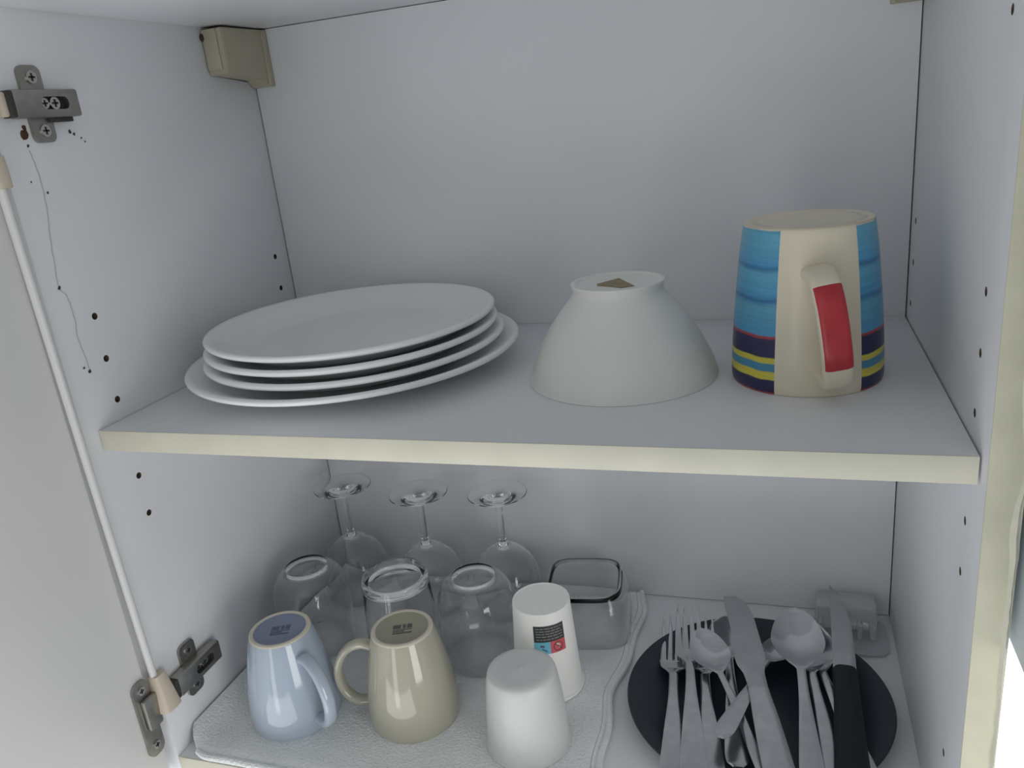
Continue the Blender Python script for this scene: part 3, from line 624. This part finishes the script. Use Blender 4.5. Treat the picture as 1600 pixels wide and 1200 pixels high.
def fork(name, end, tip, Lh, label, grp=None, roll=0.0, w_end=0.0098, tines=4, m='cutlery_satin'):
    r = empty(name); a = 0.0045; Lr = 0.024; Lt = 0.052; hw = 0.0118
    link('handle', from_bm(loft(handle_st(Lh, w_end, 0.0036, a))), M[m], r)
    z = a * 0.8; b = loft([(Lh - 0.0004, 0, 0.0036, z, 0.0026, 0), (Lh + Lr * 0.25, 0, 0.0060, z - 0.0015, 0.0024, 0.0004), (Lh + Lr * 0.55, 0, 0.0105, z - 0.0032, 0.0022, 0.0010), (Lh + Lr, 0, hw, z - 0.0045, 0.0020, 0.0008)], 8)
    root = link('root', from_bm(b), M['cutlery'], r)
    for k in range(tines):
        cx = -hw + hw * 2 * (k + 0.5) / tines; h = hw / tines * 0.66
        t_ = loft([(Lh + Lr - 0.001, cx, h * 1.35, z - 0.0048, 0.0019, 0), (Lh + Lr + Lt * 0.3, cx, h * 1.15, z - 0.0046, 0.0019, 0), (Lh + Lr + Lt * 0.7, cx, h * 0.9, z - 0.0010, 0.0017, 0), (Lh + Lr + Lt, cx, h * 0.35, z + 0.0050, 0.0012, 0)], 4)
        link('tine', from_bm(t_), M['cutlery'], r)
    place(r, end, tip, roll); return tag(r, label, 'fork', grp)
fork('fork', (0.3992, 0.0180, 0.0175), (0.3768, 0.2125, 0.0135), 0.118, 'leftmost fork on the black plate, two tines showing', 'forks')
fork('fork', (0.4140, 0.0170, 0.0235), (0.3889, 0.2205, 0.0215), 0.127, 'four-tined fork lying over the leftmost fork', 'forks')
fork('fork', (0.4240, 0.0260, 0.0185), (0.4020, 0.2140, 0.0150), 0.112, 'fork mostly hidden under the small spoon', 'forks', w_end=0.0105)
SG = 'teaspoons'
spoon('teaspoon', (0.4415, 0.0460, 0.0175), (0.4215, 0.2270, 0.0130), 0.118, 0.062, 0.0175, 'spoon with rounded handle end, its bowl half under the big knife', SG, w_end=0.0085)
spoon('teaspoon', (0.4625, 0.0340, 0.0215), (0.4035, 0.1810, 0.0285), 0.104, 0.055, 0.0162, 'small shiny spoon lying across the fork tines', SG, w_end=0.0055, w_neck=0.0026)
spoon('teaspoon', (0.4290, 0.0530, 0.0360), (0.4735, 0.2080, 0.0110), 0.113, 0.046, 0.0130, 'spoon whose leaf-shaped handle end points away from under the big knife', SG, w_end=0.0072, w_neck=0.0022)
# dinner knife
kn = empty('dinner_knife')
link('handle', from_bm(loft([(0.0, 0, 0.0080, 0, 0.0050, 0), (0.004, 0, 0.0105, 0, 0.0070, 0), (0.03, 0, 0.0104, 0, 0.0070, 0), (0.065, 0, 0.0092, 0, 0.0062, 0), (0.094, 0, 0.0076, 0, 0.0056, 0)])), M['cutlery_satin'], kn)
link('blade', from_bm(loft([(0.0938, 0, 0.0074, 0, 0.0050, 0), (0.112, -0.0004, 0.0082, 0, 0.0036, 0), (0.122, -0.0010, 0.0108, 0, 0.0022, 0), (0.132, -0.0004, 0.0120, 0, 0.0018, 0), (0.165, 0.0006, 0.0110, 0, 0.0016, 0), (0.192, 0.0000, 0.0108, 0, 0.0014, 0), (0.208, -0.0018, 0.0090, 0, 0.0012, 0), (0.216, -0.0045, 0.0055, 0, 0.0010, 0)])), M['blade'], kn)
place(kn, (0.4720, 0.0200, 0.0310), (0.4305, 0.2300, 0.0345)); tag(kn, 'broad steel dinner knife lying between the forks and the large spoons', 'knife')
TS = 'stacked tablespoons'
spoon('tablespoon', (0.5290, 0.0440, 0.0180), (0.4865, 0.2120, 0.0215), 0.112, 0.072, 0.0208, 'lowest tablespoon of the nested three, handle running under the black knife handle', TS, dish=0.009)
spoon('tablespoon', (0.5085, 0.0330, 0.0200), (0.4835, 0.2115, 0.0290), 0.112, 0.072, 0.0208, 'tablespoon in the middle of the nested three', TS, w_end=0.0078, dish=0.009)
spoon('tablespoon', (0.4915, 0.0290, 0.0225), (0.4812, 0.2120, 0.0360), 0.112, 0.073, 0.0212, 'topmost tablespoon of the nested three, its full bowl showing', TS, w_end=0.0085, dish=0.009)
# steak knife
sk = empty('steak_knife')
link('handle', from_bm(loft([(0.0, 0, 0.0085, 0, 0.010, 0), (0.005, 0, 0.0115, 0, 0.0135, 0), (0.03, 0, 0.0110, 0, 0.0140, 0), (0.08, 0, 0.0095, 0, 0.0125, 0), (0.115, 0, 0.0092, 0, 0.0120, 0)])), M['knife_handle'], sk)
link('blade', from_bm(loft([(0.1145, 0.0, 0.0086, 0, 0.0022, 0), (0.150, 0.0, 0.0084, 0, 0.0018, 0), (0.180, -0.0008, 0.0076, 0, 0.0016, 0), (0.205, -0.0030, 0.0052, 0, 0.0013, 0), (0.218, -0.0052, 0.0028, 0, 0.0011, 0), (0.2265, -0.0074, 0.0004, 0, 0.0008, 0)])), M['blade'], sk)
place(sk, (0.5160, 0.0320, 0.0262), (0.5195, 0.2590, 0.0372)); tag(sk, 'pointed knife with black handle resting over the plate edge', 'knife')

# clear plastic holder in the back corner
cp = empty('plastic_holder', (0.5285, 0.236, 0.0004))
b = bmesh.new(); rounded = []
for k in range(40):
    a = 2 * PI * k / 40; c, s = math.cos(a), math.sin(a); rr = (abs(c) ** 5 + abs(s) ** 5) ** (-0.2); rounded.append((0.0310 * rr * c, 0.0275 * rr * s))
A = [b.verts.new((x, y, 0)) for x, y in rounded]; B = [b.verts.new((x, y, 0.0022)) for x, y in rounded]
for k in range(40): b.faces.new((A[k], A[(k + 1) % 40], B[(k + 1) % 40], B[k]))
b.faces.new(A); b.faces.new(list(reversed(B))); link('flange', from_bm(b), M['clear_plastic'], cp)
b = box_bm(-0.0285, 0.0225, 0.004, 0.0300, 0.0024, 0.0275, 0.004, seg=3); link('block', from_bm(b), M['clear_plastic'], cp)
for k in range(5):
    x = -0.024 + k * 0.0105; b = box_bm(x - 0.0024, x + 0.0024, -0.0075, 0.0042, 0.0024, 0.0165, 0.0018, seg=2); link('rib', from_bm(b), M['clear_plastic'], cp)
tag(cp, 'ribbed clear plastic holder in the back corner behind the pointed knife', 'holder')
